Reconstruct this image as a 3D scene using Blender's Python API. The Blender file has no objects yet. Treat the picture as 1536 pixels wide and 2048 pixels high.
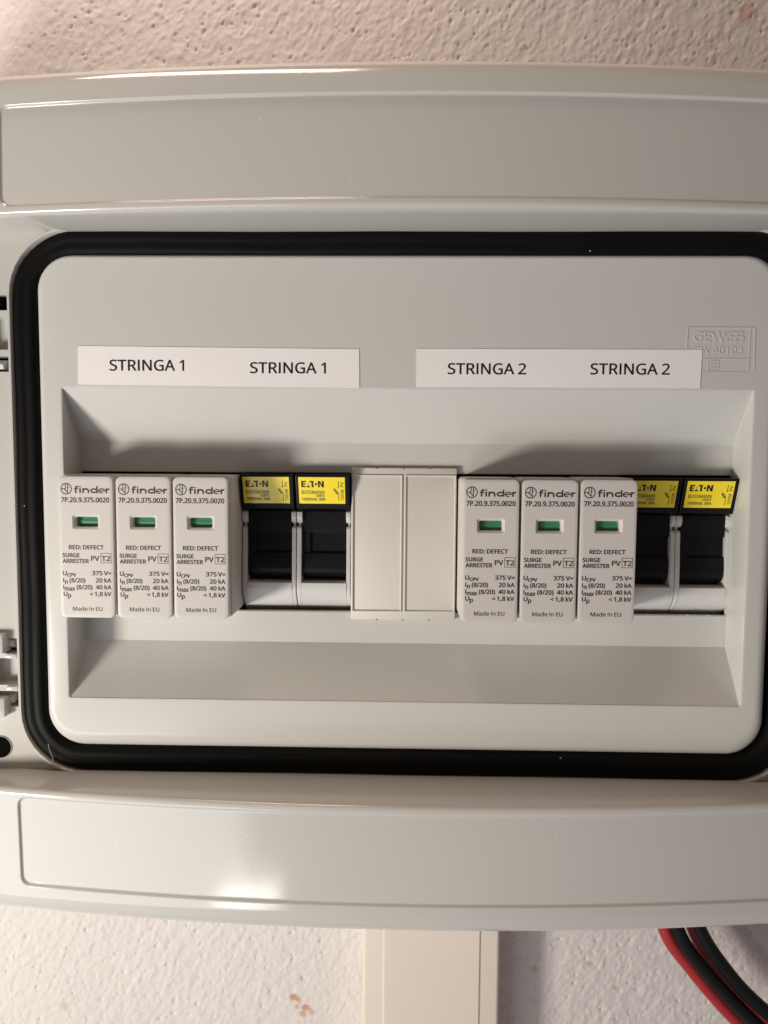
import bpy, bmesh, math, random
import numpy as np
from mathutils import Vector, Matrix
from mathutils.geometry import tessellate_polygon

S = 0.001                      # everything below is written in millimetres
R = math.radians
random.seed(7)
scene = bpy.context.scene
COL = scene.collection

# ------------------------------------------------------------------ camera
cam = bpy.data.cameras.new('camera')
cam.sensor_width = 36.0
cam.lens = 1488.72 * 36.0 / 2048.0
cam.clip_start = 0.005
cam.clip_end = 20.0
cam.dof.use_dof = True
cam.dof.focus_distance = 0.234
cam.dof.aperture_fstop = 15.0
cam_ob = bpy.data.objects.new('camera', cam)
COL.objects.link(cam_ob)
cx = Vector((0.99971809, 0.02278352, 0.00668230))
cd = Vector((0.00831567, -0.07236718, -0.99734339))
cf = Vector((-0.02223941, 0.99711780, -0.07253625))
m = Matrix((cx, -cd, -cf)).transposed().to_4x4()
m.translation = Vector((-0.7885, -228.3636, 27.7583)) * S
cam_ob.matrix_world = m
scene.camera = cam_ob

# ------------------------------------------------------------------ world: dim room
world = bpy.data.worlds.new('World')
scene.world = world
world.use_nodes = True
wn = world.node_tree
bg = wn.nodes['Background']
tc = wn.nodes.new('ShaderNodeTexCoord')
sx = wn.nodes.new('ShaderNodeSeparateXYZ')
rp = wn.nodes.new('ShaderNodeValToRGB')
mr = wn.nodes.new('ShaderNodeMapRange')
wn.links.new(tc.outputs['Generated'], sx.inputs[0])
mr.inputs['From Min'].default_value = -1
mr.inputs['From Max'].default_value = 1
wn.links.new(sx.outputs['Z'], mr.inputs['Value'])
wn.links.new(mr.outputs[0], rp.inputs[0])
rp.color_ramp.elements[0].position = 0.15
rp.color_ramp.elements[0].color = (0.70, 0.69, 0.78, 1)
rp.color_ramp.elements[1].position = 0.75
rp.color_ramp.elements[1].color = (0.46, 0.31, 0.20, 1)
wn.links.new(rp.outputs[0], bg.inputs['Color'])
bg.inputs['Strength'].default_value = 0.35


# ------------------------------------------------------------------ lamps
def area_lamp(name, loc, aim, w, h, power, col):
    l = bpy.data.lights.new(name, 'AREA')
    l.shape = 'RECTANGLE'
    l.size, l.size_y = w * S, h * S
    l.energy = power
    l.color = col
    o = bpy.data.objects.new(name, l)
    COL.objects.link(o)
    o.location = Vector(loc) * S
    o.rotation_euler = (Vector(aim) - Vector(loc)).to_track_quat('-Z', 'Y').to_euler()
    return o


area_lamp('work_lamp', (-380, -300, -165), (0, 0, 0), 95, 75, 2.3, (1.0, 0.93, 0.82))
area_lamp('top_wall_fill', (-130, -50, 430), (-60, 85, 200), 200, 80, 1.0, (1.0, 0.80, 0.67))  # added warm fill for the wall above the box, no known lamp
area_lamp('window_light', (-425, -530, -480), (-75, 0, -60), 420, 310, 1.4, (0.96, 0.97, 0.96))
area_lamp('glint_light', (-190, -464, -424), (-40, 0, -60), 80, 15, 0.10, (1.0, 0.97, 0.92))  # small light added to put a streak on the lower band and label

scene.view_settings.view_transform = 'Standard'
scene.view_settings.look = 'None'
scene.view_settings.exposure = 0.0
scene.view_settings.gamma = 1.0
scene.render.engine = 'CYCLES'
scene.cycles.max_bounces = 8


# ------------------------------------------------------------------ materials
def new_mat(name):
    mt = bpy.data.materials.new(name)
    mt.use_nodes = True
    nt = mt.node_tree
    return mt, nt, nt.nodes['Principled BSDF']


def plastic(name, col, rough, grain=0.0, grain_scale=3000, specks=0.0, wobble=0.0, ior=1.5, dirt=0.03, coat=0.0):
    mt, nt, b = new_mat(name)
    N, L = nt.nodes, nt.links
    b.inputs['IOR'].default_value = ior
    b.inputs['Coat Weight'].default_value = coat
    b.inputs['Coat Roughness'].default_value = 0.05
    tcn = N.new('ShaderNodeTexCoord')
    no = N.new('ShaderNodeTexNoise')
    no.inputs['Scale'].default_value = 18
    no.inputs['Detail'].default_value = 5
    L.new(tcn.outputs['Object'], no.inputs['Vector'])
    r = N.new('ShaderNodeMapRange')
    r.inputs['From Min'].default_value = 0.3
    r.inputs['From Max'].default_value = 0.7
    r.inputs['To Min'].default_value = rough * 0.86
    r.inputs['To Max'].default_value = rough * 1.16
    L.new(no.outputs['Fac'], r.inputs['Value'])
    L.new(r.outputs[0], b.inputs['Roughness'])
    mix = N.new('ShaderNodeMix')
    mix.data_type = 'RGBA'
    mix.inputs['A'].default_value = (*[c * (1 - dirt) for c in col], 1)
    mix.inputs['B'].default_value = (*[min(1, c * (1 + dirt)) for c in col], 1)
    L.new(no.outputs['Fac'], mix.inputs['Factor'])
    out = mix.outputs['Result']
    if specks:
        for scale, thr, dark in ((520, 0.978, (0.10, 0.09, 0.08)), (400, 0.982, (0.9, 0.88, 0.84))):
            v = N.new('ShaderNodeTexVoronoi')
            v.inputs['Scale'].default_value = scale
            L.new(tcn.outputs['Object'], v.inputs['Vector'])
            sep = N.new('ShaderNodeSeparateColor')
            L.new(v.outputs['Color'], sep.inputs[0])
            g = N.new('ShaderNodeMath')
            g.operation = 'GREATER_THAN'
            g.inputs[1].default_value = thr
            L.new(sep.outputs[0], g.inputs[0])
            lt = N.new('ShaderNodeMath')
            lt.operation = 'LESS_THAN'
            lt.inputs[1].default_value = 0.085
            L.new(v.outputs['Distance'], lt.inputs[0])
            mu = N.new('ShaderNodeMath')
            mu.operation = 'MULTIPLY'
            L.new(g.outputs[0], mu.inputs[0])
            L.new(lt.outputs[0], mu.inputs[1])
            m2 = N.new('ShaderNodeMath')
            m2.operation = 'MULTIPLY'
            m2.inputs[1].default_value = specks
            L.new(mu.outputs[0], m2.inputs[0])
            mx = N.new('ShaderNodeMix')
            mx.data_type = 'RGBA'
            L.new(m2.outputs[0], mx.inputs['Factor'])
            L.new(out, mx.inputs['A'])
            mx.inputs['B'].default_value = (*dark, 1)
            out = mx.outputs['Result']
    L.new(out, b.inputs['Base Color'])
    last = None
    if wobble:
        nw = N.new('ShaderNodeTexNoise')
        nw.inputs['Scale'].default_value = 22
        nw.inputs['Detail'].default_value = 1.5
        L.new(tcn.outputs['Object'], nw.inputs['Vector'])
        bw = N.new('ShaderNodeBump')
        bw.inputs['Strength'].default_value = 1.0
        bw.inputs['Distance'].default_value = wobble * S
        L.new(nw.outputs['Fac'], bw.inputs['Height'])
        last = bw
    if grain:
        ng = N.new('ShaderNodeTexNoise')
        ng.inputs['Scale'].default_value = grain_scale
        ng.inputs['Detail'].default_value = 3
        L.new(tcn.outputs['Object'], ng.inputs['Vector'])
        bn = N.new('ShaderNodeBump')
        bn.inputs['Strength'].default_value = 1.0
        bn.inputs['Distance'].default_value = grain * S
        L.new(ng.outputs['Fac'], bn.inputs['Height'])
        if last:
            L.new(last.outputs[0], bn.inputs['Normal'])
        last = bn
    if last:
        L.new(last.outputs[0], b.inputs['Normal'])
    return mt


def flat(name, col, rough=0.6):
    mt, nt, b = new_mat(name)
    b.inputs['Base Color'].default_value = (*col, 1)
    b.inputs['Roughness'].default_value = rough
    return mt


M_BOX = plastic('light_grey_glossy_plastic', (0.505, 0.50, 0.48), 0.13, specks=0.5, wobble=0.05, grain=0.0012, grain_scale=1500)
M_PANEL = plastic('light_grey_satin_plastic', (0.575, 0.573, 0.555), 0.17, specks=0.5, wobble=0.03, grain=0.0015, grain_scale=1800)
M_ARR = plastic('warm_grey_matt_plastic', (0.575, 0.55, 0.53), 0.5, grain=0.004, grain_scale=2600)
M_BLANK = plastic('beige_grey_plastic', (0.63, 0.605, 0.56), 0.42, specks=0.9, grain=0.003, grain_scale=2200)
M_HOUS = plastic('pale_grey_plastic', (0.60, 0.60, 0.59), 0.33)
M_BLACK = plastic('black_textured_plastic', (0.004, 0.004, 0.004), 0.42, ior=1.3, grain=0.03, grain_scale=2600)
M_RUB = plastic('black_rubber', (0.004, 0.004, 0.004), 0.55, ior=1.2, specks=0.5, grain=0.012, grain_scale=1600)
M_DARK = flat('shade_black', (0.004, 0.004, 0.004), 0.9)  # near black, stands for shade in holes and gaps
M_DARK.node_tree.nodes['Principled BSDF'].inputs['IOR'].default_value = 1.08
M_INK = flat('dark_grey_print', (0.035, 0.027, 0.027), 0.5)
M_BINK = flat('black_print', (0.006, 0.006, 0.006), 0.4)
M_PAPER = plastic('white_tape', (0.85, 0.83, 0.83), 0.34, wobble=0.02)
M_YEL = plastic('yellow_label_film', (0.90, 0.72, 0.03), 0.24, grain=0.004, grain_scale=900)
M_GREEN = plastic('green_flag_plastic', (0.045, 0.20, 0.10), 0.35)
M_TRUNK = plastic('cream_trunking_plastic', (0.74, 0.66, 0.58), 0.4, dirt=0.02)
M_RED = plastic('red_cable_sheath', (0.36, 0.02, 0.02), 0.5, grain=0.01, grain_scale=900)
M_CBL = plastic('black_cable_sheath', (0.006, 0.006, 0.006), 0.5, ior=1.3, grain=0.01, grain_scale=900)
M_FIB = flat('pale_fibre', (0.5, 0.48, 0.44), 0.5)


def plaster():
    mt, nt, b = new_mat('rough_painted_plaster')
    N, L = nt.nodes, nt.links
    b.inputs['Roughness'].default_value = 0.75
    tcn = N.new('ShaderNodeTexCoord')
    n1 = N.new('ShaderNodeTexNoise')
    n1.inputs['Scale'].default_value = 1100
    n1.inputs['Detail'].default_value = 4
    L.new(tcn.outputs['Object'], n1.inputs['Vector'])
    bp = N.new('ShaderNodeBump')
    bp.inputs['Strength'].default_value = 0.8
    bp.inputs['Distance'].default_value = 0.22 * S
    L.new(n1.outputs['Fac'], bp.inputs['Height'])
    L.new(bp.outputs[0], b.inputs['Normal'])
    # colour: off white paint with pinkish drift and two rusty stains
    n3 = N.new('ShaderNodeTexNoise')
    n3.inputs['Scale'].default_value = 9
    n3.inputs['Detail'].default_value = 4
    L.new(tcn.outputs['Object'], n3.inputs['Vector'])
    cr = N.new('ShaderNodeValToRGB')
    cr.color_ramp.elements[0].position = 0.35
    cr.color_ramp.elements[0].color = (0.66, 0.615, 0.60, 1)
    cr.color_ramp.elements[1].position = 0.68
    cr.color_ramp.elements[1].color = (0.69, 0.66, 0.645, 1)
    L.new(n3.outputs['Fac'], cr.inputs[0])
    out = cr.outputs[0]
    n4 = N.new('ShaderNodeTexNoise')
    n4.inputs['Scale'].default_value = 330
    n4.inputs['Detail'].default_value = 3
    L.new(tcn.outputs['Object'], n4.inputs['Vector'])
    for (px, pz, rad, amt) in ((-46.5, -211.5, 3.6, 1.0), (-44.2, -212.8, 3.0, 0.9), (-41, -216.2, 3.4, 1.0), (-42.5, -219, 3.0, 0.8), (-38.5, -218.5, 2.6, 0.7), (-45, -216, 2.4, 0.6), (136, 205, 8, 0.55), (-150, -218, 4, 0.4),
                               (60, -196, 3, 0.6), (84, -193, 2.5, 0.7), (95, -204, 2.5, 0.6)):
        d = N.new('ShaderNodeVectorMath')
        d.operation = 'DISTANCE'
        L.new(tcn.outputs['Object'], d.inputs[0])
        d.inputs[1].default_value = (px * S, 0, pz * S)
        r = N.new('ShaderNodeMapRange')
        r.inputs['From Min'].default_value = 0
        r.inputs['From Max'].default_value = rad * S
        r.inputs['To Min'].default_value = 1
        r.inputs['To Max'].default_value = 0
        L.new(d.outputs['Value'], r.inputs['Value'])
        a = N.new('ShaderNodeMath')
        a.operation = 'ADD'
        L.new(r.outputs[0], a.inputs[0])
        L.new(n4.outputs['Fac'], a.inputs[1])
        r2 = N.new('ShaderNodeMapRange')
        r2.inputs['From Min'].default_value = 0.88
        r2.inputs['From Max'].default_value = 1.12
        r2.inputs['To Max'].default_value = 0.75 * amt
        L.new(a.outputs[0], r2.inputs['Value'])
        mx = N.new('ShaderNodeMix')
        mx.data_type = 'RGBA'
        L.new(r2.outputs[0], mx.inputs['Factor'])
        L.new(out, mx.inputs['A'])
        mx.inputs['B'].default_value = (0.50, 0.22, 0.10, 1)
        out = mx.outputs['Result']
    L.new(out, b.inputs['Base Color'])
    return mt


M_WALL = plaster()


# ------------------------------------------------------------------ mesh helpers
class MB:
    def __init__(self):
        self.v, self.f = [], []

    def add(self, vs, fs):
        n = len(self.v)
        self.v += [tuple(p) for p in vs]
        self.f += [tuple(i + n for i in q) for q in fs]

    def quad(self, a, b, c, d):
        self.add([a, b, c, d], [(0, 1, 2, 3)])

    def box(self, x0, x1, y0, y1, z0, z1, bev=0.0, seg=2):
        bm = bmesh.new()
        bmesh.ops.create_cube(bm, size=1)
        for q in bm.verts:
            q.co = Vector(((x0 + x1) / 2 + q.co.x * (x1 - x0), (y0 + y1) / 2 + q.co.y * (y1 - y0), (z0 + z1) / 2 + q.co.z * (z1 - z0)))
        if bev:
            bmesh.ops.bevel(bm, geom=bm.edges[:], offset=bev, segments=seg, profile=0.5, affect='EDGES')
        bm.verts.index_update()
        self.add([q.co[:] for q in bm.verts], [[q.index for q in f.verts] for f in bm.faces])
        bm.free()

    def prism(self, prof, x0, x1, bev=0.0, seg=2):
        """closed (y, z) profile swept along x"""
        bm = bmesh.new()
        a = [bm.verts.new((x0, y, z)) for y, z in prof]
        b = [bm.verts.new((x1, y, z)) for y, z in prof]
        n = len(prof)
        bm.faces.new(a)
        bm.faces.new(b[::-1])
        for i in range(n):
            bm.faces.new((a[i], b[i], b[(i + 1) % n], a[(i + 1) % n]))
        bmesh.ops.recalc_face_normals(bm, faces=bm.faces[:])
        if bev:
            bmesh.ops.bevel(bm, geom=[e for e in bm.edges if e.calc_face_angle(0) > 0.5], offset=bev, segments=seg, profile=0.5, affect='EDGES')
        bm.verts.index_update()
        self.add([q.co[:] for q in bm.verts], [[q.index for q in f.verts] for f in bm.faces])
        bm.free()

    def loft(self, rings, cap0=False, cap1=False):
        """rings: lists of equally many (x, y, z), closed loops"""
        n = len(rings[0])
        vs = [p for r in rings for p in r]
        fs = []
        for k in range(len(rings) - 1):
            for i in range(n):
                j = (i + 1) % n
                fs.append((k * n + i, k * n + j, (k + 1) * n + j, (k + 1) * n + i))
        if cap0:
            fs.append(tuple(range(n))[::-1])
        if cap1:
            fs.append(tuple(range((len(rings) - 1) * n, len(rings) * n)))
        self.add(vs, fs)

    def grid(self, rows):
        w = len(rows[0])
        vs = [p for r in rows for p in r]
        fs = [(k * w + i, k * w + i + 1, (k + 1) * w + i + 1, (k + 1) * w + i) for k in range(len(rows) - 1) for i in range(w - 1)]
        self.add(vs, fs)

    def tube(self, pts, r, n=20, cap=True):
        pts = [Vector(p) for p in pts]
        rings = []
        up = Vector((0, 1, 0))
        for i, p in enumerate(pts):
            t = (pts[min(i + 1, len(pts) - 1)] - pts[max(i - 1, 0)]).normalized()
            a = t.cross(up).normalized()
            b = a.cross(t)
            rings.append([tuple(p + a * (r * math.cos(2 * math.pi * k / n)) + b * (r * math.sin(2 * math.pi * k / n))) for k in range(n)])
        self.loft(rings, cap, cap)

    def outline(self, contours, y, thick=0.0):
        """contours in (x, z): filled face at depth y looking at -y, optional side walls going back"""
        pts = [[Vector((x, z, 0)) for x, z in c] for c in contours]
        flatp = [p for c in contours for p in c]
        tris = tessellate_polygon(pts)
        fs = []
        for a, b, c in tris:
            pa, pb, pc = flatp[a], flatp[b], flatp[c]
            cr = (pb[0] - pa[0]) * (pc[1] - pa[1]) - (pb[1] - pa[1]) * (pc[0] - pa[0])
            if abs(cr) < 1e-9:
                continue
            fs.append((a, b, c) if cr > 0 else (a, c, b))
        self.add([(x, y, z) for x, z in flatp], fs)
        if thick:
            for c in contours:
                n = len(c)
                self.add([(x, y, z) for x, z in c] + [(x, y + thick, z) for x, z in c],
                         [(i, (i + 1) % n, n + (i + 1) % n, n + i) for i in range(n)])

    def build(self, name, mat, parent=None, origin=(0, 0, 0), smooth=35, recalc=False, loc=None):
        me = bpy.data.meshes.new(name)
        ox, oy, oz = origin
        me.from_pydata([((x - ox) * S, (y - oy) * S, (z - oz) * S) for x, y, z in self.v], [], self.f)
        if recalc:
            bm = bmesh.new()
            bm.from_mesh(me)
            bmesh.ops.recalc_face_normals(bm, faces=bm.faces[:])
            bm.to_mesh(me)
            bm.free()
        me.materials.append(mat)
        if smooth:
            me.polygons.foreach_set('use_smooth', [True] * len(me.polygons))
            me.set_sharp_from_angle(angle=R(smooth))
        me.update()
        o = bpy.data.objects.new(name, me)
        COL.objects.link(o)
        if parent:
            o.parent = parent
        if loc:
            o.location = Vector(loc) * S
        return o


def rr(x0, x1, z0, z1, r, off=0.0, n=8, y=0.0, wav=None):
    """rounded rectangle loop at depth y, shrunk by off; anticlockwise seen from the viewer"""
    x0, x1, z0, z1 = x0 + off, x1 - off, z0 + off, z1 - off
    r = max(r - off, 0.02)
    out = []
    for cxx, czz, a0 in ((x1 - r, z0 + r, -90), (x1 - r, z1 - r, 0), (x0 + r, z1 - r, 90), (x0 + r, z0 + r, 180)):
        for k in range(n + 1):
            a = R(a0 + 90 * k / n)
            out.append((cxx + r * math.cos(a), y, czz + r * math.sin(a)))
    return out


def thing(name, label, cat, loc=(0, 0, 0), group=None):
    o = bpy.data.objects.new(name, None)
    o.empty_display_size = 0.01
    COL.objects.link(o)
    o.location = Vector(loc) * S
    tag(o, label, cat, group)
    return o


def tag(o, label, cat, group=None):
    o['label'] = label
    o['category'] = cat
    if group:
        o['group'] = group
    return o


def copy_tree(o, parent=None):
    c = o.copy()
    COL.objects.link(c)
    if parent:
        c.parent = parent
    for ch in list(o.children):
        copy_tree(ch, c)
    return c


# ------------------------------------------------------------------ lettering (outlines, cap height 1000)
GLYPHS = {
    '(': (420, ['197,912 262,1000 378,1000 318,909 269,813 230,710 203,604 186,495 181,385 186,278 203,171 230,67 269,-35 318,-131 377,-221 262,-221 197,-135 145,-42 106,58 78,164 62,272 56,384 62,496 78,606 106,714 145,816']),
    ')': (420, ['102,909 42,1000 158,1000 223,912 275,816 314,714 342,606 359,496 364,384 359,272 342,164 314,58 275,-42 223,-135 158,-221 43,-221 103,-131 151,-35 190,67 217,171 234,278 239,385 234,495 217,604 190,710 151,813']),
    ',': (375, ['120,111 127,162 259,162 269,147 255,96 237,42 216,-16 194,-74 171,-129 148,-181 57,-181 71,-126 84,-67 97,-6 110,55']),
    '.': (375, ['164,167 186,169 209,167 230,160 249,148 263,131 272,107 275,76 272,45 263,21 249,3 230,-10 209,-17 186,-20 164,-17 144,-10 126,3 112,21 104,45 101,76 104,107 112,131 126,148 144,160']),
    '/': (521, ['14,0 387,1000 507,1000 134,0']),
    '0': (801, ['325,1009 399,1015 502,1000 585,955 650,880 696,778 723,652 732,501 729,399 718,307 699,225 672,154 637,95 592,48 539,13 474,-7 399,-14 296,1 213,47 149,123 104,225 78,352 69,501 72,604 83,697 102,779 128,849 163,908 207,954 261,988', '399,910 331,899 277,865 239,808 213,729 197,626 192,501 197,376 213,273 239,193 277,136 331,102 399,91 467,102 520,136 560,193 586,272 602,375 608,501 602,626 586,729 560,808 520,865 467,899']),
    '1': (801, ['125,790 395,1000 497,1000 497,0 377,0 377,699 377,736 377,769 378,796 379,820 381,845 382,871 368,858 354,845 342,834 329,822 313,809 296,794 189,707']),
    '2': (801, ['324,1010 385,1014 472,1006 546,983 606,943 652,890 679,825 688,748 684,697 673,648 655,602 631,556 601,511 566,466 525,421 481,373 431,324 223,118 223,112 728,112 728,0 67,0 67,102 329,367 377,415 419,460 457,501 488,540 514,579 535,617 550,656 559,697 562,741 556,792 540,833 513,866 477,890 434,904 385,909 339,906 296,898 257,884 220,865 182,841 144,814 78,896 120,927 165,955 214,980 267,999']),
    '3': (801, ['316,1011 381,1014 477,1006 554,983 614,944 657,893 682,834 690,766 684,703 666,650 634,606 593,570 542,544 483,527 483,521 557,506 616,481 662,445 695,400 715,346 721,284 717,229 703,177 681,130 649,88 607,52 555,24 493,3 421,-10 338,-14 286,-13 238,-9 192,-2 148,8 105,22 63,41 63,155 106,136 151,120 199,107 247,97 293,92 339,90 420,95 485,113 533,142 566,182 586,230 592,287 584,344 560,389 519,422 463,445 394,459 312,464 216,464 216,569 314,569 389,574 452,592 501,620 536,659 557,704 564,758 559,803 543,840 515,870 479,893 434,906 382,910 331,908 285,900 244,887 206,869 168,849 130,826 69,910 107,937 151,961 201,983 256,1000']),
    '4': (801, ['29,332 500,1006 627,1006 627,338 773,338 773,227 627,227 627,0 508,0 508,227 29,227', '515,874 510,874 502,856 492,837 482,817 471,797 460,780 450,765 150,338 508,338 508,653 509,699 509,740 511,777 512,810 514,843']),
    '5': (801, ['112,528 150,1000 651,1000 651,888 255,888 231,598 249,601 270,604 296,608 324,611 353,613 385,613 481,605 563,579 630,536 681,478 711,406 721,319 710,223 677,142 623,75 548,26 456,-4 347,-14 297,-12 249,-8 202,0 160,11 121,24 88,41 88,157 124,138 165,122 211,109 258,99 304,93 349,91 418,97 477,114 527,144 565,185 588,239 595,307 589,367 568,417 535,457 487,486 424,504 345,510 317,509 287,507 255,503 223,498 196,493 174,489']),
    '6': (801, ['446,1008 535,1014 555,1014 577,1013 600,1011 622,1009 642,1006 658,1001 658,896 641,901 622,906 602,909 580,911 559,913 538,913 477,910 423,899 377,881 337,857 303,827 275,793 253,754 235,711 221,664 211,614 204,562 200,508 209,508 233,539 263,567 298,592 340,611 389,622 445,626 527,617 597,591 655,547 700,487 726,412 735,322 726,225 697,143 649,76 585,26 508,-4 417,-14 356,-9 298,7 245,34 197,71 156,120 123,179 97,250 82,333 77,427 79,499 85,569 96,639 112,707 135,770 165,828 202,881 249,926 304,964 369,992', '479,523 420,529 378,526 340,517 305,502 275,482 250,459 229,433 214,404 205,376 202,346 204,306 212,266 225,226 244,189 268,156 297,128 331,107 371,94 416,90 471,96 519,115 559,146 589,191 607,250 613,322 608,381 592,432 565,473 528,505']),
    '7': (801, ['62,888 62,1000 732,1000 732,905 326,0 190,0 601,888']),
    '8': (801, ['344,1011 399,1014 482,1007 554,987 615,952 662,905 690,846 699,775 696,736 687,701 673,669 654,641 631,614 604,590 574,568 542,548 508,529 548,509 586,487 620,463 652,437 679,408 701,377 718,342 728,303 731,259 721,181 692,114 642,60 576,19 496,-6 403,-14 304,-6 222,17 155,57 107,110 78,176 69,255 72,299 81,338 97,374 119,406 144,435 174,461 206,484 240,504 276,522 230,552 188,586 152,624 124,667 107,718 101,776 105,825 118,868 140,905 169,938 205,965 246,986 293,1002', '398,915 349,910 307,898 271,877 243,849 227,813 221,770 224,738 232,709 246,683 264,661 286,641 312,624 341,608 372,592 405,577 451,599 492,624 527,651 555,684 572,723 577,770 572,813 555,849 528,877 492,898 448,910', '378,472 321,445 275,414 237,382 211,345 194,302 189,254 195,208 212,167 241,132 282,106 335,89 401,84 463,89 515,106 557,132 587,168 605,210 611,258 604,304 585,344 553,379 511,410 460,438 401,464']),
    '9': (801, ['328,1009 389,1014 451,1009 508,993 562,966 609,928 650,879 683,820 708,749 723,667 728,573 726,501 720,431 709,361 693,293 670,230 641,172 603,119 556,74 501,36 435,8 358,-8 269,-14 249,-14 228,-12 204,-11 181,-8 160,-4 143,0 143,105 181,95 222,89 266,87 328,90 382,101 428,119 467,143 501,172 529,207 552,245 570,288 584,335 594,385 600,437 604,490 595,490 572,460 542,433 506,408 464,389 414,378 357,374 277,383 207,409 149,453 105,513 79,588 70,676 74,743 88,803 110,857 140,904 177,942 221,973 272,996', '434,906 389,910 335,904 288,885 247,853 216,808 198,750 192,678 197,618 213,567 239,526 276,495 324,477 384,471 427,474 465,483 500,498 530,518 556,541 576,567 592,596 601,624 604,654 601,694 593,734 580,773 561,810 538,843 508,871 474,893']),
    ':': (375, ['164,768 186,770 209,768 230,761 249,749 263,732 272,707 275,675 272,645 263,620 249,602 230,590 209,582 186,580 164,582 144,590 126,602 112,620 104,645 101,675 104,707 112,732 126,749 144,761', '164,167 186,169 209,167 230,160 249,148 263,131 272,107 275,76 272,45 263,21 249,3 230,-10 209,-17 186,-20 164,-17 144,-10 126,3 112,21 104,45 101,76 104,107 112,131 126,148 144,160']),
    '<': (801, ['70,522 730,852 730,742 202,493 730,272 730,162 70,452']),
    '=': (801, ['80,583 80,682 721,682 721,583', '80,304 80,403 721,403 721,304']),
    'A': (895, ['0,0 391,1004 504,1004 894,0 763,0 643,310 246,310 127,0', '445,874 439,845 431,817 423,789 415,764 408,742 402,724 289,422 605,422 493,724 490,734 485,747 479,765 473,785 466,805 460,826 454,845 450,861']),
    'B': (910, ['136,0 136,1000 422,1000 536,994 631,975 705,945 758,899 790,835 801,752 796,697 779,648 752,606 715,572 667,547 611,531 611,524 651,515 689,503 725,487 756,467 783,442 805,412 822,376 831,333 835,284 824,201 793,131 742,74 672,33 587,8 487,0', '427,892 262,892 262,574 447,574 524,579 582,593 623,616 650,648 666,688 671,738 664,788 645,827 613,856 566,876 504,888', '454,469 262,469 262,106 464,106 543,112 605,129 648,158 677,196 695,242 700,294 694,343 676,385 646,421 601,448 537,464']),
    'C': (885, ['468,1007 566,1014 667,1007 759,988 842,955 791,849 759,862 725,875 688,887 649,896 608,901 564,903 465,891 380,855 311,796 260,715 229,616 218,500 228,384 257,286 305,205 372,145 458,109 563,97 606,98 648,102 688,108 727,116 765,125 803,136 803,27 765,14 726,4 687,-4 645,-10 597,-13 545,-14 449,-7 364,14 290,49 227,97 176,157 137,228 108,310 91,401 85,501 92,598 110,687 141,768 183,840 238,900 304,949 381,985']),
    'D': (1022, ['136,0 136,1000 444,1000 540,994 628,975 706,944 774,901 831,846 877,779 910,701 930,611 937,510 922,355 876,228 799,128 695,57 567,14 415,0', '426,892 262,892 262,108 398,108 623,152 759,285 804,506 793,627 760,725 705,799 630,851 537,882']),
    'E': (779, ['136,0 136,1000 695,1000 695,889 262,889 262,577 669,577 669,468 262,468 262,111 695,111 695,0']),
    'F': (727, ['136,0 136,1000 695,1000 695,889 262,889 262,535 668,535 668,424 262,424 262,0']),
    'G': (1020, ['500,1007 604,1014 659,1012 712,1007 763,999 811,987 858,972 902,955 854,846 817,861 777,875 735,887 690,896 644,901 597,903 486,891 393,855 317,796 262,715 228,616 217,500 221,424 234,353 256,289 286,233 327,185 377,146 438,118 510,101 594,95 636,96 673,98 706,102 736,107 764,113 790,119 790,416 570,416 570,528 916,528 916,38 862,22 807,9 752,-1 695,-8 632,-13 564,-14 466,-7 379,14 303,48 237,96 183,155 141,226 110,308 92,399 85,500 92,600 113,690 147,772 194,843 253,902 324,950 407,986']),
    'I': (475, ['56,927 56,1000 417,1000 417,927 300,899 300,99 417,73 417,0 56,0 56,73 174,99 174,899']),
    'M': (1270, ['136,0 136,1000 322,1000 630,181 636,181 950,1000 1134,1000 1134,0 1010,0 1010,615 1010,663 1011,711 1013,759 1016,804 1018,843 1020,875 1014,875 681,0 577,0 248,877 242,877 245,844 247,805 249,760 251,710 252,659 252,606 252,0']),
    'N': (1064, ['136,0 136,1000 282,1000 815,172 821,172 820,190 819,212 817,239 816,270 814,303 813,338 812,372 811,405 811,436 811,1000 929,1000 929,0 782,0 246,831 241,831 244,795 246,755 249,709 251,660 252,610 252,559 252,0']),
    'P': (847, ['136,0 136,1000 401,1000 519,991 615,966 686,923 736,865 766,792 776,706 772,652 759,600 739,551 708,506 667,467 614,434 549,409 470,394 377,389 262,389 262,0', '389,892 262,892 262,497 363,497 450,502 521,518 576,543 615,581 638,634 646,700 639,759 618,807 584,845 535,871 470,887']),
    'R': (871, ['136,0 136,1000 412,1000 525,992 617,969 687,929 736,874 766,803 776,716 773,665 763,621 746,583 725,550 700,521 672,498 641,478 609,462 576,448 850,0 703,0 461,413 262,413 262,0', '405,891 262,891 262,520 412,520 486,525 545,541 590,568 621,605 639,653 646,710 639,769 620,816 587,849 540,872 480,886']),
    'S': (769, ['343,1011 403,1014 457,1012 507,1007 555,999 599,987 641,974 679,958 640,850 604,864 567,877 527,888 486,897 444,902 401,903 343,899 296,886 259,863 233,834 217,799 211,758 214,726 221,698 232,674 249,652 272,632 301,613 337,595 380,576 430,556 486,534 535,511 579,487 616,460 647,431 672,398 689,360 700,317 703,268 692,185 660,116 606,60 535,19 448,-6 346,-14 291,-13 239,-8 190,-1 146,8 106,20 71,34 71,154 108,140 150,126 197,113 247,103 299,97 352,95 420,100 476,115 520,139 552,171 571,210 577,256 575,287 568,315 556,339 539,361 515,382 484,401 445,421 398,441 342,462 264,495 200,533 149,576 113,626 91,687 84,759 89,810 102,855 125,896 155,931 193,960 237,983 288,1000']),
    'T': (779, ['14,889 14,1000 763,1000 763,889 452,889 452,0 326,0 326,889']),
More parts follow.
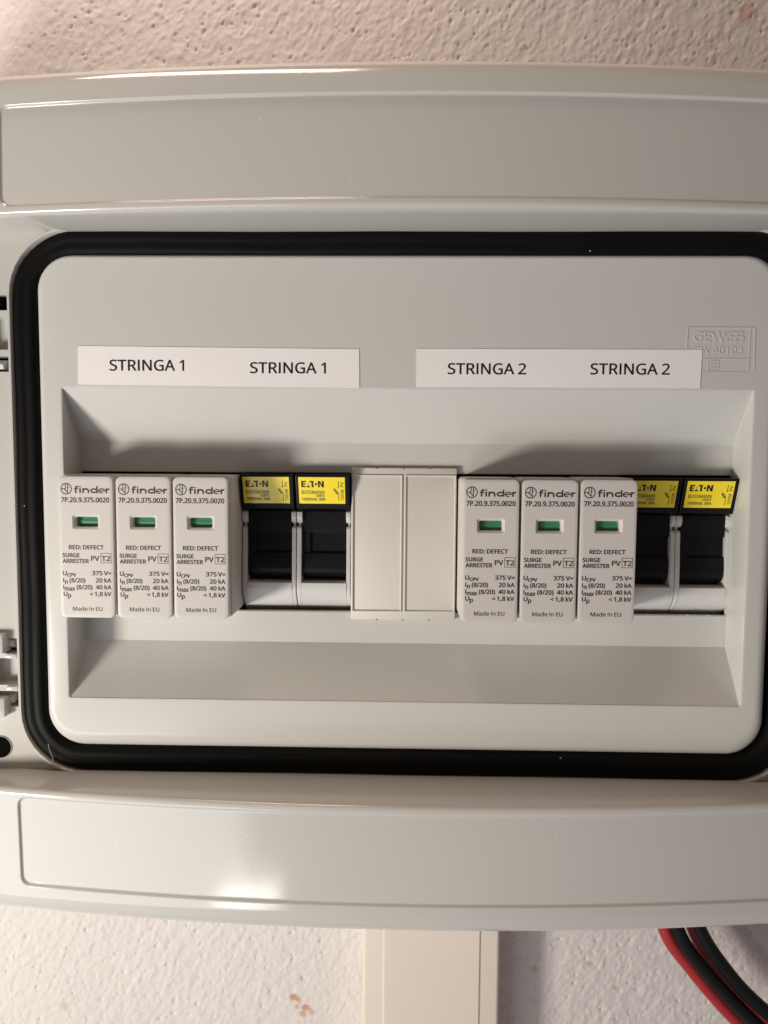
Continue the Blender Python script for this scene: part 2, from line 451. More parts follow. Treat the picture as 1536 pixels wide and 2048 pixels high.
    'U': (1024, ['126,356 126,1000 252,1000 252,352 259,276 281,213 317,162 368,125 434,103 514,95 596,103 662,127 711,167 745,220 765,282 772,353 772,1000 896,1000 896,353 892,286 878,224 854,166 821,114 779,70 726,34 664,7 590,-9 507,-14 393,-3 298,31 223,88 169,162 137,252']),
    'V': (840, ['357,0 0,1000 132,1000 357,359 371,318 384,280 395,243 405,208 413,173 420,140 427,173 436,208 445,244 456,281 469,320 483,361 707,1000 840,1000 483,0']),
    'W': (1303, ['282,0 17,1000 148,1000 304,389 315,347 324,305 333,265 340,225 346,188 352,151 357,189 364,228 373,270 382,313 393,355 405,396 581,1000 711,1000 895,392 907,349 919,307 929,264 937,223 944,186 950,151 955,187 961,224 969,264 978,305 988,347 999,391 1153,1000 1284,1000 1018,0 891,0 696,655 689,683 681,710 674,737 667,763 661,787 655,809 651,828 648,842 646,853 643,836 638,810 631,775 621,735 610,694 598,651 409,0']),
    'X': (821, ['338,521 27,1000 167,1000 412,608 658,1000 791,1000 482,524 815,0 672,0 408,434 139,0 6,0']),
    'a': (786, ['355,761 403,763 487,757 555,737 606,703 643,655 665,591 672,511 672,0 583,0 559,106 553,106 520,69 486,39 450,15 410,-1 360,-11 301,-14 237,-8 180,10 132,40 94,83 72,139 64,209 74,278 104,335 153,382 222,416 313,438 424,448 552,452 552,497 547,553 534,597 511,627 480,648 442,660 396,664 358,662 320,656 284,646 250,634 216,621 185,606 147,699 182,716 221,731 263,744 309,755', '550,367 440,363 356,355 291,340 246,318 216,288 198,251 192,207 196,169 209,138 230,115 258,99 291,89 329,85 389,91 442,109 487,138 522,179 543,233 550,300']),
    'c': (672, ['364,760 429,765 466,763 503,759 539,753 573,744 601,735 626,724 588,622 565,630 538,638 510,646 481,652 453,656 426,657 303,625 229,531 204,373 210,289 228,220 258,165 300,124 354,100 419,92 458,94 494,98 527,105 558,114 586,124 613,136 613,27 587,15 560,5 530,-4 498,-9 461,-13 420,-14 356,-9 297,4 243,27 195,59 154,101 121,153 97,215 82,288 77,371 82,458 98,533 123,597 158,649 200,692 249,724 304,747']),
    'd': (861, ['619,765 619,1064 742,1064 742,0 643,0 625,101 619,101 594,71 564,44 529,20 488,1 440,-10 385,-14 298,-3 223,29 161,83 114,159 86,256 77,374 86,492 115,590 162,666 224,721 299,754 387,765 441,761 488,750 529,732 563,709 593,683 619,654 627,654 626,668 625,686 623,708 621,730 619,749', '403,662 343,654 293,627 254,583 227,525 210,454 204,371 210,288 227,219 254,162 293,121 343,96 405,88 476,95 532,117 572,153 599,204 615,270 620,350 620,373 615,459 600,530 574,588 535,629 478,654']),
    'e': (790, ['345,759 409,765 470,760 526,746 575,723 618,691 653,651 681,604 702,551 714,491 718,426 718,352 204,352 213,273 235,209 270,158 317,121 375,98 444,91 490,93 532,97 571,104 608,115 646,127 685,143 685,35 647,20 609,7 571,-2 532,-9 487,-13 438,-14 370,-9 307,5 250,29 199,63 157,106 123,159 97,221 82,291 77,370 82,448 95,519 118,581 150,636 188,681 235,717 287,744', '408,664 353,658 306,639 268,607 239,564 218,512 207,450 590,450 585,509 570,561 546,604 511,637 465,657']),
    'i': (361, ['163,1030 182,1032 200,1030 217,1024 232,1013 244,998 251,978 254,954 251,930 244,910 232,895 217,884 200,878 182,875 163,878 145,884 130,895 119,910 112,930 109,954 112,978 119,998 130,1013 145,1024', '119,0 119,751 242,751 242,0']),
    'k': (748, ['119,0 119,1064 241,1064 241,508 241,492 240,472 239,450 238,426 237,405 235,387 241,387 247,395 256,406 266,419 277,433 289,447 300,461 312,475 322,487 331,497 570,751 714,751 410,430 735,0 587,0 326,350 241,276 241,0']),
    'm': (1310, ['421,762 465,765 569,751 646,709 695,639 702,639 730,678 764,710 805,734 849,751 895,761 943,765 1020,757 1084,736 1133,700 1168,647 1189,577 1196,489 1196,0 1074,0 1074,483 1057,582 1006,641 922,661 856,654 804,633 765,598 739,550 724,488 718,415 718,0 597,0 597,483 580,582 528,641 443,661 375,653 322,630 286,591 262,538 247,470 242,389 242,0 119,0 119,751 218,751 237,648 244,648 270,684 301,714 338,736 379,752']),
    'n': (866, ['434,762 480,765 563,757 630,736 683,700 722,647 744,577 752,489 752,0 630,0 630,480 612,581 556,641 462,661 388,653 330,630 290,591 263,538 248,470 242,389 242,0 119,0 119,751 218,751 237,648 244,648 271,684 305,714 345,736 388,752']),
    'p': (861, ['420,761 476,765 563,754 637,722 700,668 747,593 775,496 784,377 775,259 747,162 700,85 637,30 562,-3 475,-14 420,-10 372,1 331,19 296,42 266,67 242,95 234,95 236,78 238,58 239,35 241,12 242,-9 242,-28 242,-336 119,-336 119,751 220,751 237,648 242,648 267,679 296,707 331,731 371,750', '517,653 454,661 385,654 331,632 292,597 266,546 249,481 242,401 242,377 247,291 263,220 288,163 327,122 383,97 457,88 500,92 537,105 569,126 596,154 618,189 635,229 647,275 654,324 657,378 651,458 635,527 607,584 568,627']),
    'x': (741, ['297,384 38,751 178,751 371,468 563,751 702,751 443,384 716,0 576,0 371,300 164,0 25,0']),
}

GLYPHS['I'] = (390, ['136,0 136,1000 262,1000 262,0'])


def glyph(ch):
    adv, cs = GLYPHS[ch]
    return adv, [[tuple(int(q) for q in p.split(',')) for p in c.split()] for c in cs]


def text(mb, s, x0, x1, zb, cap, y, bold=0.0, right=False, rot=False, thick=0.0, tilt=None):
    """lays s out from x0; squeezed to end at x1 when given. bold = stroke growth in mm. rot: reads upward.
    tilt: depth as a function of z"""
    k = cap / 1000.0
    pen, items = 0, []
    for ch in s:
        if ch == ' ':
            pen += 300
            continue
        adv, cs = glyph(ch)
        items.append((pen, cs))
        pen += adv + 12
    xs = [p + q[0] for p, cs in items for c in cs for q in c]
    lo, hi = min(xs), max(xs)
    kx = (x1 - x0) / (hi - lo) if x1 is not None else k
    shifts = [(0, 0)]
    if bold:
        h = bold / 2
        shifts = [(-h, 0), (h, 0), (0, h * .7), (0, -h * .7), (h * .7, h * .5), (-h * .7, -h * .5), (h * .7, -h * .5), (-h * .7, h * .5)]
    n = 0
    for p, cs in items:
        for dx, dz in shifts:
            n += 1
            cc = []
            for c in cs:
                if rot:
                    cc.append([(x0 - q[1] * k + dx, zb + (p + q[0] - lo) * k + dz) for q in c])
                else:
                    cc.append([(x0 + (p + q[0] - lo) * kx + dx, zb + q[1] * k + dz) for q in c])
            yy = y - 0.0006 * (n % 8)
            m0 = len(mb.v)
            mb.outline(cc, yy, thick)
            if tilt:
                mb.v[m0:] = [(a, tilt(c) + (b - y), c) for a, b, c in mb.v[m0:]]


def stroke(mb, pts, w, y, thick=0.0, tilt=None, closed=False):
    """flat-ended ribbon along (x, z) points"""
    global _sn
    _sn = (_sn + 1) % 9
    yy = y - 0.0006 * _sn
    P = [Vector(p) for p in pts]
    n = len(P)
    Lf, Rt = [], []
    for i in range(n):
        if closed:
            a, b = P[(i - 1) % n], P[(i + 1) % n]
        else:
            a, b = P[max(i - 1, 0)], P[min(i + 1, n - 1)]
        d1 = (P[i] - a).normalized() if (P[i] - a).length > 0 else (b - P[i]).normalized()
        d2 = (b - P[i]).normalized() if (b - P[i]).length > 0 else d1
        t = (d1 + d2).normalized()
        nn = Vector((-t.y, t.x))
        sc = w / 2 / max(0.4, nn.dot(Vector((-d1.y, d1.x))))
        Lf.append(P[i] + nn * sc)
        Rt.append(P[i] - nn * sc)
    m = n if closed else n - 1
    m0 = len(mb.v)
    for i in range(m):
        j = (i + 1) % n
        a, b, c, d = Rt[i], Rt[j], Lf[j], Lf[i]
        mb.add([(a.x, yy, a.y), (b.x, yy, b.y), (c.x, yy, c.y), (d.x, yy, d.y)], [(0, 1, 2, 3)])
        if thick:
            for p, q in ((a, b), (c, d)):
                mb.add([(p.x, yy, p.y), (q.x, yy, q.y), (q.x, yy + thick, q.y), (p.x, yy + thick, p.y)], [(0, 3, 2, 1)])
    if thick and not closed:
        for p, q in ((Lf[0], Rt[0]), (Rt[-1], Lf[-1])):
            mb.add([(p.x, yy, p.y), (q.x, yy, q.y), (q.x, yy + thick, q.y), (p.x, yy + thick, p.y)], [(0, 3, 2, 1)])
    if tilt:
        mb.v[m0:] = [(a, tilt(c) + (b - y), c) for a, b, c in mb.v[m0:]]


_sn = 0


def arc(cx0, cz0, r, a0, a1, n=14, rz=None):
    rz = rz or r
    return [(cx0 + r * math.cos(R(a0 + (a1 - a0) * k / n)), cz0 + rz * math.sin(R(a0 + (a1 - a0) * k / n))) for k in range(n + 1)]


# ================================================================== the wall
WALL_Y = 85.0
STEP = 0.45
gx = np.arange(-215, 205.01, STEP)
gz = np.arange(-280, 270.01, STEP)
rng = np.random.default_rng(5)


def soft_noise(lx, lz, ang):
    """smooth random relief with correlation lengths lx, lz (mm), turned by ang; unit spread"""
    fx = np.fft.fftfreq(len(gx), STEP)[None, :]
    fz = np.fft.fftfreq(len(gz), STEP)[:, None]
    u = fx * math.cos(ang) + fz * math.sin(ang)
    v = -fx * math.sin(ang) + fz * math.cos(ang)
    k = np.exp(-2 * (math.pi ** 2) * ((u * lx) ** 2 + (v * lz) ** 2))
    h = np.fft.ifft2(np.fft.fft2(rng.standard_normal((len(gz), len(gx)))) * k).real
    return h / h.std()


relief = 0.07 * soft_noise(0.5, 0.8, R(-28)) + 0.075 * soft_noise(0.9, 1.8, R(-35)) + 0.12 * soft_noise(6, 8, 0)
lump = soft_noise(0.6, 0.9, R(-30))
relief = relief + 0.13 * np.maximum(lump - 0.5, 0)
XX, ZZ = np.meshgrid(gx, gz)
for _ in range(5600):                         # pits left by the roller
    px, pz = rng.uniform(-215, 205), rng.uniform(-280, 270)
    ra, rb, dp, an = rng.uniform(0.28, 0.6), rng.uniform(0.35, 0.9), rng.uniform(0.3, 1.0) ** 1.2, rng.uniform(-0.9, 0.1)
    i0, i1 = np.searchsorted(gx, (px - 3, px + 3))
    j0, j1 = np.searchsorted(gz, (pz - 3, pz + 3))
    dx, dz = XX[j0:j1, i0:i1] - px, ZZ[j0:j1, i0:i1] - pz
    u, v = dx * math.cos(an) + dz * math.sin(an), -dx * math.sin(an) + dz * math.cos(an)
    relief[j0:j1, i0:i1] -= dp * np.exp(-((u / ra) ** 2 + (v / rb) ** 2))
keep = [i for i, z in enumerate(gz) if z < -145 or z > 170 or i % 12 == 0]
gz, relief = gz[keep], relief[keep]
gxx = np.concatenate(([-900], gx, [900]))
gzz = np.concatenate(([-900], gz, [900]))
rel = np.pad(relief, 1)
nx, nz = len(gxx), len(gzz)
XX, ZZ = np.meshgrid(gxx, gzz)
co = np.stack((XX, -rel, ZZ), -1).reshape(-1, 3) * S
ii = (np.arange(nz - 1)[:, None] * nx + np.arange(nx - 1)[None, :]).reshape(-1)
quads = np.stack((ii, ii + 1, ii + nx + 1, ii + nx), -1)
me = bpy.data.meshes.new('wall')
me.vertices.add(len(co))
me.vertices.foreach_set('co', co.ravel())
me.loops.add(quads.size)
me.loops.foreach_set('vertex_index', quads.ravel())
me.polygons.add(len(quads))
me.polygons.foreach_set('loop_start', np.arange(0, quads.size, 4))
me.polygons.foreach_set('use_smooth', np.ones(len(quads), dtype=bool))
me.update(calc_edges=True)
me.materials.append(M_WALL)
wall = bpy.data.objects.new('wall', me)
COL.objects.link(wall)
wall.location = (0, WALL_Y * S, 0)
wall['kind'] = 'structure'

# ================================================================== distribution box
ZC = 11.7                      # middle of the box
box = thing('distribution_box', 'light grey plastic distribution box with open front and black seal on plaster wall', 'electrical box', (0, WALL_Y, ZC - 126))
BO = (0, WALL_Y, ZC - 126)


def bulge(x):
    return -21.0 + 7.0 * (x / 113.0) ** 2


def inset_depth(x, h):
    """recessed label field on a band: rounded rectangle |x|<115.2, 86.65<h<114.3"""
    ax, r = abs(x), 2.6
    qx, qh = ax - (115.2 - r), abs(h - 100.5) - (13.85 - r)
    sd = math.hypot(max(qx, 0), max(qh, 0)) + min(max(qx, qh), 0) - r
    t = min(1, max(0, (0.45 - sd) / 0.9))
    return 0.75 * t * t * (3 - 2 * t)


# profile up one band: (mode, y or dy, h) with h measured from the middle of the box
prof = [('abs', 7.0, 83.75), ('abs', 1.0, 83.8), ('lip', 6.0, 83.9), ('lip', 1.6, 84.0)]
for k in range(1, 7):
    a = R(90 * k / 6)
    prof.append(('lip', 1.6 - 1.6 * math.sin(a), 85.6 - 1.6 * math.cos(a)))
h = 85.75
while h < 117.0:
    prof.append(('lip', 0.0 + 0.03 * (h - 85.6), h))
    h += 0.2 if (h < 88 or h > 112.7) else 0.6
y0p = 0.03 * (117 - 85.6)
for k in range(0, 11):
    a = R(90 * k / 10)
    prof.append(('lip', y0p + 10.5 - 10.5 * math.cos(a), 117 + 9.3 * math.sin(a)))
prof += [('abs', 20.0, 126.6), ('abs', WALL_Y - 0.2, 127.2)]
xs = [-196, -192, -187, -182, -175, -168, -161]
x = -154.0
while x < 154.01:
    xs.append(x)
    x += 0.22 if 113.0 < abs(x + .1) < 117.2 else 2.0
xs += [161, 168, 175, 182, 187, 192, 196]
for sgn in (1, -1):
    shell = MB()
    rows = []
    for mode, a, hh in prof:
        row = []
        for x in xs:
            if mode == 'abs':
                y = a
            else:
                y = bulge(x) + a + (inset_depth(x, hh) if 85.6 < hh < 117 else 0)
            if abs(x) > 156 and mode == 'lip':
                y = min(y + ((abs(x) - 156) / 40.0) ** 2 * 9, 1.0)
            row.append((x, y, ZC + sgn * hh))
        rows.append(row)
    if sgn < 0:
        rows = rows[::-1]
    shell.grid(rows)
    shell.build('shell_band', M_BOX, box, BO, smooth=40)



def on_band(x, h, sgn, lift=0.0):
    return (x, bulge(x) + 0.03 * (h - 85.6) + inset_depth(x, h) - lift, ZC + sgn * h)


for pts in (((-47.5, 96.5), (-46.6, 99), (-44.6, 103), (-43.4, 106.5), (-42.9, 108.8)), ((-46.9, 96.2), (-44.4, 102), (-43.0, 106.0)),
            ((-48.8, 96.6), (-46.0, 93.6), (-43.0, 91.2))):
    q = MB()
    q.tube([on_band(x, h, -1, -0.035) for x, h in pts], 0.055, 6)
    q.build('scratch', M_BOX, box, BO, smooth=60)

# front frame round the seal, with its thin raised lip, and the side walls
GX0, GX1, GT, GB, GR = -120.0, 122.4, ZC + 84.0, ZC - 84.0, 19.5
fr = MB()
N = 10
fr.loft([rr(GX0, GX1, GB, GT, GR, 0.2, N, 9), rr(GX0, GX1, GB, GT, GR, 0.0, N, -0.9), rr(GX0, GX1, GB, GT, GR, -0.12, N, -1.05),
         rr(GX0, GX1, GB, GT, GR, -0.75, N, -1.05), rr(GX0, GX1, GB, GT, GR, -0.9, N, -0.9), rr(GX0, GX1, GB, GT, GR, -1.0, N, 0.5),
         rr(-121.3, 123.7, GB - 1.2, GT + 1.2, 0.3, 0, N, 0.5)])
# left hand strip with its hinge pockets, cell by cell
pock = [(76.6, 72.0), (69.9, 60.1), (58.1, 53.4), (-29.9, -34.7), (-36.3, -44.9), (-46.9, -51.9)]
zl = sorted({GB - 1.2, GT + 1.2, *[q for p in pock for q in p]})
for i in range(len(zl) - 1):
    a, b = zl[i], zl[i + 1]
    hole = any(abs(p[1] - a) < 1e-6 and abs(p[0] - b) < 1e-6 for p in pock)
    if hole:
        fr.quad((-196, .5, a), (-130, .5, a), (-130, .5, b), (-196, .5, b))
        dp = 5.5 if (b - a) > 7 else 12
        if dp < 8:
            fr.quad((-130, dp, a), (-121.3, dp, a), (-121.3, dp, b), (-130, dp, b))
        else:
            sl = MB()
            sl.quad((-130, 8.7, a), (-121.3, 8.7, a), (-121.3, 8.7, b), (-130, 8.7, b))
            sl.build('slot_shade', M_DARK, box, BO, smooth=0)  # black sheet painted in as the shade deep in the pocket
        fr.quad((-130, .5, a), (-130, dp, a), (-130, dp, b), (-130, .5, b))
        fr.quad((-121.3, .5, a), (-121.3, dp, a), (-121.3, dp, b), (-121.3, .5, b))
        fr.quad((-130, .5, a), (-121.3, .5, a), (-121.3, dp, a), (-130, dp, a))
        fr.quad((-130, .5, b), (-121.3, .5, b), (-121.3, dp, b), (-130, dp, b))
    else:
        fr.quad((-196, .5, a), (-121.3, .5, a), (-121.3, .5, b), (-196, .5, b))
fr.quad((123.7, .5, GB - 1.2), (196, .5, GB - 1.2), (196, .5, GT + 1.2), (123.7, .5, GT + 1.2))
for sx_ in (-1, 1):
    fr.quad((sx_ * 196, .5, ZC - 126), (sx_ * 196, WALL_Y - .2, ZC - 126), (sx_ * 196, WALL_Y - .2, ZC + 126), (sx_ * 196, .5, ZC + 126))
fr.build('front_frame', M_BOX, box, BO, smooth=40)

# hinge clips inside the pockets
for (za, zb, up) in ((75.9, 72.6, 1), (57.4, 54.2, -1), (-30.6, -34.0, 1), (-47.8, -51.2, -1)):
    c = MB()
    zt, zo = (za, zb) if up > 0 else (zb, za)
    c.prism([(8.6, zt), (1.5, zt), (0.8, (zt + zo) / 2), (4.5, zo), (8.6, zo)], -129.5, -123.6, 0.25)
    c.prism([(8.6, zo), (4.0, zo), (3.2, zo + (0.9 if up > 0 else -0.9)), (8.6, zo + (1.1 if up > 0 else -1.1))], -123.3, -121.6, 0.1)
    c.build('hinge_clip', M_DARK if up > 0 and za > 0 else M_HOUS, box, BO)
# arms of the missing door standing in front of the lower hinge
for (za, zb) in ((-28.0, -34.2), (-48.4, -54.5)):
    c = MB()
    c.box(-131, -124.6, -2.4, 3.0, zb, za, 0.5)
    c.build('hinge_arm', M_BOX, box, BO)
for (zq) in (-35.5, -45.9):
    c = MB()
    c.box(-125.2, -121.4, -0.3, 4.0, zq - .75, zq + .75, 0.35)
    c.build('hinge_rib', M_BOX, box, BO)
# screw bore at the corner: rim, and a flat black disc for its shade
c = MB()
ring = [[(-127.8 + rad * math.cos(2 * math.pi * k / 40), yy, -65.1 + rad * math.sin(2 * math.pi * k / 40)) for k in range(40)]
        for rad, yy in ((3.75, 0.45), (3.6, 0.15), (3.5, 0.15), (3.45, 0.32))]
c.loft(ring)
c.build('bore_rim', M_BOX, box, BO)
c = MB()
c.loft([[(-127.8 + 3.5 * math.cos(2 * math.pi * k / 40), yy, -65.1 + 3.5 * math.sin(2 * math.pi * k / 40)) for k in range(40)] for yy in (0.3, 0.35)], True, False)
c.build('bore_shade', M_DARK, box, BO)

# rubber seal: soft double ridge following the groove
g = MB()
gl = []
for off, y in ((0.15, 8.0), (0.15, 1.2), (0.5, 0.1), (1.2, -0.3), (2.1, -0.45), (3.1, -0.35), (3.6, -0.1), (4.1, -0.15), (4.8, -0.3), (5.8, -0.3), (6.6, 0.15),
               (7.3, 1.0), (7.8, 2.4), (8.1, 4.5), (8.2, 9.0)):
    gl.append((off, y))
rings = []
base = rr(GX0, GX1, GB, GT, GR, 0, N, 0)
for off, y in gl:
    loop = rr(GX0, GX1, GB, GT, GR, off, N, y)
    out = []
    n = len(loop)
    for i in range(n):
        a, b = Vector(loop[i]), Vector(loop[(i + 1) % n])
        k = max(1, int((Vector(base[(i + 1) % n]) - Vector(base[i])).length / 6.0))
        for j in range(k):
            p = a.lerp(b, j / k)
            s_ = p.x * 0.11 + p.z * 0.17
            wv = 0.13 * math.sin(s_ * 0.7) + 0.04 * math.sin(s_ * 2.3 + 1) if 0.3 < off < 8 else 0
            dirn = Vector((0, 0, 0)) - Vector((p.x * 0.4, 0, (p.z - ZC) * 0.6))
            dirn.y = 0
            dirn.normalize()
            out.append(tuple(p + dirn * wv + Vector((0, wv * 0.6, 0))))
    rings.append(out)
g.loft(rings)
g.build('rubber_seal', M_RUB, box, BO, smooth=60)

# cover panel: rounded edge, recessed bezel, module opening
BZX, BZT, BZB = 105.15, 48.6, -48.5
OD = 12.7                      # depth of the strip round the modules
p = MB()
PX0, PX1, PT, PB, PR = -113.0, 113.4, 89.4, -64.9, 11.5
rings = [rr(PX0, PX1, PB, PT, PR, 0, N, 12)]
for k in range(0, 13):
    a = R(90 * k / 12)
    q = 1 - math.cos(a)
    rings.append(rr(PX0 + 2.6 * q, PX1 - 4.2 * q, PB + 5.5 * q, PT - 2.2 * q, PR - 2.5 * q, 0, N, 4.0 * (1 - math.sin(a))))
rings += [rr(-BZX, BZX, BZB, BZT, .5, -0.75, N, 0.0), rr(-BZX, BZX, BZB, BZT, .5, -0.25, N, 0.0), rr(-BZX, BZX, BZB, BZT, .5, -0.05, N, 0.08),
          rr(-BZX, BZX, BZB, BZT, .5, 0.05, N, 0.35)]


def slope_ring(t):
    """from the bezel edge down to the strip"""
    xo = BZX - 0.05 + 0.1 * t
    return rr(-xo, xo, BZB + 0.05 + (15.5 - .05) * t, BZT - .05 - (16.2 - .05) * t, .4, 0, N, 0.35 + (OD - .35) * t)


rings += [slope_ring(t) for t in (0.5, 0.97, 0.985, 1.0)]
OX, OT, OB = 105.9, 22.75, -22.65
rings += [rr(-105.2, 105.2, OB - .3, OT + .3, .3, 0, N, OD), rr(-105.2, 105.2, OB, OT, .3, 0, N, OD + .25), rr(-105.2, 105.2, OB, OT, .3, 0, N, OD + 1.8)]
p.loft(rings)
# burrs left by the saw on the right and lower edge of the opening
for k in range(26):
    z = random.uniform(-22.3, 10.5) if k < 16 else OB + .05
    x = 105.1 if k < 16 else random.uniform(70, 104)
    s1 = random.uniform(.25, .9)
    if k < 16:
        p.add([(x + .1, OD + .2, z), (x + .1, OD + .2, z + s1), (x - random.uniform(.2, .6), OD - .1, z + s1 * .4), (x + .1, OD + .8, z + s1 * .5)],
              [(0, 2, 1), (0, 3, 2), (1, 2, 3)])
    else:
        p.add([(x, OD + .2, z - .1), (x + s1, OD + .2, z - .1), (x + s1 * .5, OD, z + random.uniform(.1, .35)), (x + s1 * .5, OD + .8, z)],
              [(0, 1, 2), (0, 2, 3), (1, 3, 2)])
panel = p.build('cover_panel', M_PANEL, box, BO, smooth=30, recalc=False)

# moulded emblem on the panel, raised
e = MB()
stroke(e, [(84.7, 54.1), (84.7, 67.3), (104.2, 67.3), (104.7, 66.8), (104.9, 54.6)], 0.28, -0.16, 0.18)
stroke(e, [(84.7, 54.1), (103.2, 54.1)], 0.2, -0.12, 0.14)
stroke(e, [(103.15, 54.1), (103.35, 67.3)], 0.22, -0.14, 0.16)
stroke(e, [(84.8, 58.1), (103.1, 58.1)], 0.2, -0.14, 0.16)
stroke(e, [(91.2, 54.6), (94.2, 54.6), (94.2, 57.5), (91.2, 57.5)], 0.2, -0.14, 0.16, closed=True)
stroke(e, [(92.1, 55.4), (93.4, 55.4), (93.4, 56.7), (92.1, 56.7)], 0.18, -0.14, 0.16, closed=True)
zb, hh = 63.3, 2.5
gw = 0.55
stroke(e, [(89.2, zb + hh)] + [(88.0, zb + hh)] + arc(88.0, zb + hh / 2, 1.25, 90, 270, 10) + [(88.9, zb), (88.9, zb + 1.3), (88.3, zb + 1.3)], gw, -0.17, 0.19)
stroke(e, [(92.0, zb + hh), (89.9, zb + hh), (89.9, zb), (91.7, zb)], gw, -0.17, 0.19)
stroke(e, [(89.9, zb + 1.25), (91.6, zb + 1.25)], gw, -0.17, 0.19)
stroke(e, [(92.2, zb + hh), (93.1, zb), (94.0, zb + hh), (94.9, zb), (95.8, zb + hh)], gw, -0.17, 0.19)
stroke(e, [(96.4, zb), (96.4, zb + 1.7)], gw, -0.17, 0.19)
stroke(e, [(96.4, zb + 2.15), (96.4, zb + 2.7)], gw, -0.17, 0.19)
for q in (97.3, 99.4):
    stroke(e, [(q + 1.75, zb + hh), (q, zb + hh), (q, zb + 1.25), (q + 1.75, zb + 1.25), (q + 1.75, zb), (q, zb)], gw, -0.17, 0.19)
text(e, 'GW 40103', 86.6, 101.2, 59.6, 2.1, -0.13, thick=0.15)
e.build('moulded_emblem', M_PANEL, panel, BO, smooth=0)

# interior behind the opening, coloured black so the gaps look shaded
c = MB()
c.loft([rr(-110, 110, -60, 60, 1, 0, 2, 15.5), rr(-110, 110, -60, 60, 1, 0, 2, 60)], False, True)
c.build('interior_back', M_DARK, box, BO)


# ================================================================== surge arresters
def surge_arrester(cxm, label):
    o = (0, 45, 0)
    t = thing('surge_arrester', label, 'surge arrester', (cxm, 45, 0), 'surge arresters in the module row')
    b = MB()
    b.loft([rr(-8.62, 8.62, -22.0, 22.05, 1.3, 0, 6, 45), rr(-8.62, 8.62, -22.0, 22.05, 1.3, 0, 6, -1.2), rr(-8.62, 8.62, -22.0, 22.05, 1.3, 0.15, 6, -1.5),
            rr(-8.62, 8.62, -22.0, 22.05, 1.3, 0.42, 6, -1.55), rr(-8.62, 8.62, -22.0, 22.05, 1.3, 0.42, 6, -3.2), rr(-8.62, 8.62, -22.0, 22.05, 1.3, 0.9, 6, -3.3)],
           True, False)
    b.build('body', M_ARR, t, o, smooth=40)
    f = MB()
    pr = (-8.38, 8.38, -21.75, 21.6, 1.75)
    wz = 7.75
    ow = (-4.2, 4.2, wz - 2.25, wz + 2.25, 0.7)
    iw = (-3.45, 3.45, wz - 1.55, wz + 1.5, 0.55)
    f.loft([rr(*pr, 0.3, 6, -2.4), rr(*pr, 0, 6, -2.6), rr(*pr, 0, 6, -4.95), rr(*pr, 0.12, 6, -5.2), rr(*pr, 0.4, 6, -5.3), rr(*pr, 1.2, 6, -5.3),
            rr(*ow, 0, 6, -5.3), rr(*ow, 0.12, 6, -5.2), rr(*iw, -0.1, 6, -4.75), rr(*iw, 0, 6, -4.6), rr(*iw, 0, 6, -2.6)])
    f.build('front_plate', M_ARR, t, o, smooth=35)
    g2 = MB()
    g2.prism([(-2.7, wz - 1.7), (-3.2, wz - 0.3), (-3.3, wz + 0.1), (-3.1, wz + 0.5), (-2.9, wz + 1.7), (-2, wz + 1.7), (-2, wz - 1.7)], -3.6, 3.6, 0.0)
    g2.build('status_flag', M_GREEN, t, o, smooth=60)
    # print on the plate; u from its left edge, v from its top edge
    L0, T0, Y = -8.38, 21.6, -5.308
    k = MB()
    bd = 0.19

    def tx(s, u0, u1, v, cap, bold=bd):
        text(k, s, L0 + u0, L0 + u1, T0 - v, cap, Y, bold)
    tx('7P.20.9.375.0020', 0.95, 15.6, 7.85, 1.42)
    tx('RED: DEFECT', 3.0, 13.6, 22.2, 1.22)
    tx('SURGE', 0.95, 6.15, 24.65, 1.18)
    tx('ARRESTER', 1.0, 8.95, 26.4, 1.18)
    tx('PV', 9.75, 12.2, 25.75, 1.5)
    tx('T2', 13.0, 15.55, 25.75, 1.48)
    bx0, bx1, bz0, bz1 = L0 + 12.7, L0 + 15.8, T0 - 26.3, T0 - 23.4
    stroke(k, [(bx0, bz0), (bx1, bz0), (bx1, bz1), (bx0, bz1)], 0.17, Y, closed=True)
    tx('U', 0.95, 2.05, 30.2, 1.25)
    tx('CPV', 2.25, 4.95, 30.6, 0.98)
    tx('375 V=', 9.95, 15.75, 30.15, 1.25)
    tx('I', 1.0, 1.16, 32.4, 1.25)
    tx('n', 1.55, 2.3, 32.85, 1.3)
    tx('(8/20)', 2.95, 7.75, 32.4, 1.25)
    tx('20 kA', 11.05, 15.75, 32.35, 1.25)
    tx('I', 1.0, 1.16, 34.5, 1.25)
    tx('max', 1.5, 4.5, 34.95, 1.25)
    tx('(8/20)', 5.1, 9.9, 34.5, 1.25)
    tx('40 kA', 11.0, 15.75, 34.45, 1.25)
    tx('U', 1.05, 2.15, 36.6, 1.25)
    tx('p', 2.4, 3.3, 37.05, 1.25)
    tx('<', 9.1, 10.0, 36.55, 1.15)
    tx('1,8 kV', 10.65, 15.7, 36.55, 1.25)
    tx('Made in EU', 3.75, 12.85, 41.15, 1.2, 0.1)
    k.build('printed_text', M_INK, t, o, smooth=0)
    # round emblem and logotype
    k = MB()
    ccx, ccz = L0 + 2.55, T0 - 3.8
    stroke(k, arc(ccx, ccz, 1.6, 0, 360, 40)[:-1], 0.3, Y, closed=True)
    stroke(k, [(ccx - 1.5, ccz + .02), (ccx - .25, ccz + .02), (ccx - .25, ccz + 1.5)], 0.26, Y)
    stroke(k, [(ccx - .75, ccz), (ccx + .42, ccz - 1.15), (ccx + .42, ccz + 1.5)], 0.28, Y)
    stroke(k, [(ccx + .42, ccz + .42), (ccx + 1.0, ccz + .42)], 0.24, Y)
    zb_, xh, asc = T0 - 5.1, 1.5, 2.1
    wv = 0.52
    u = L0 + 4.95
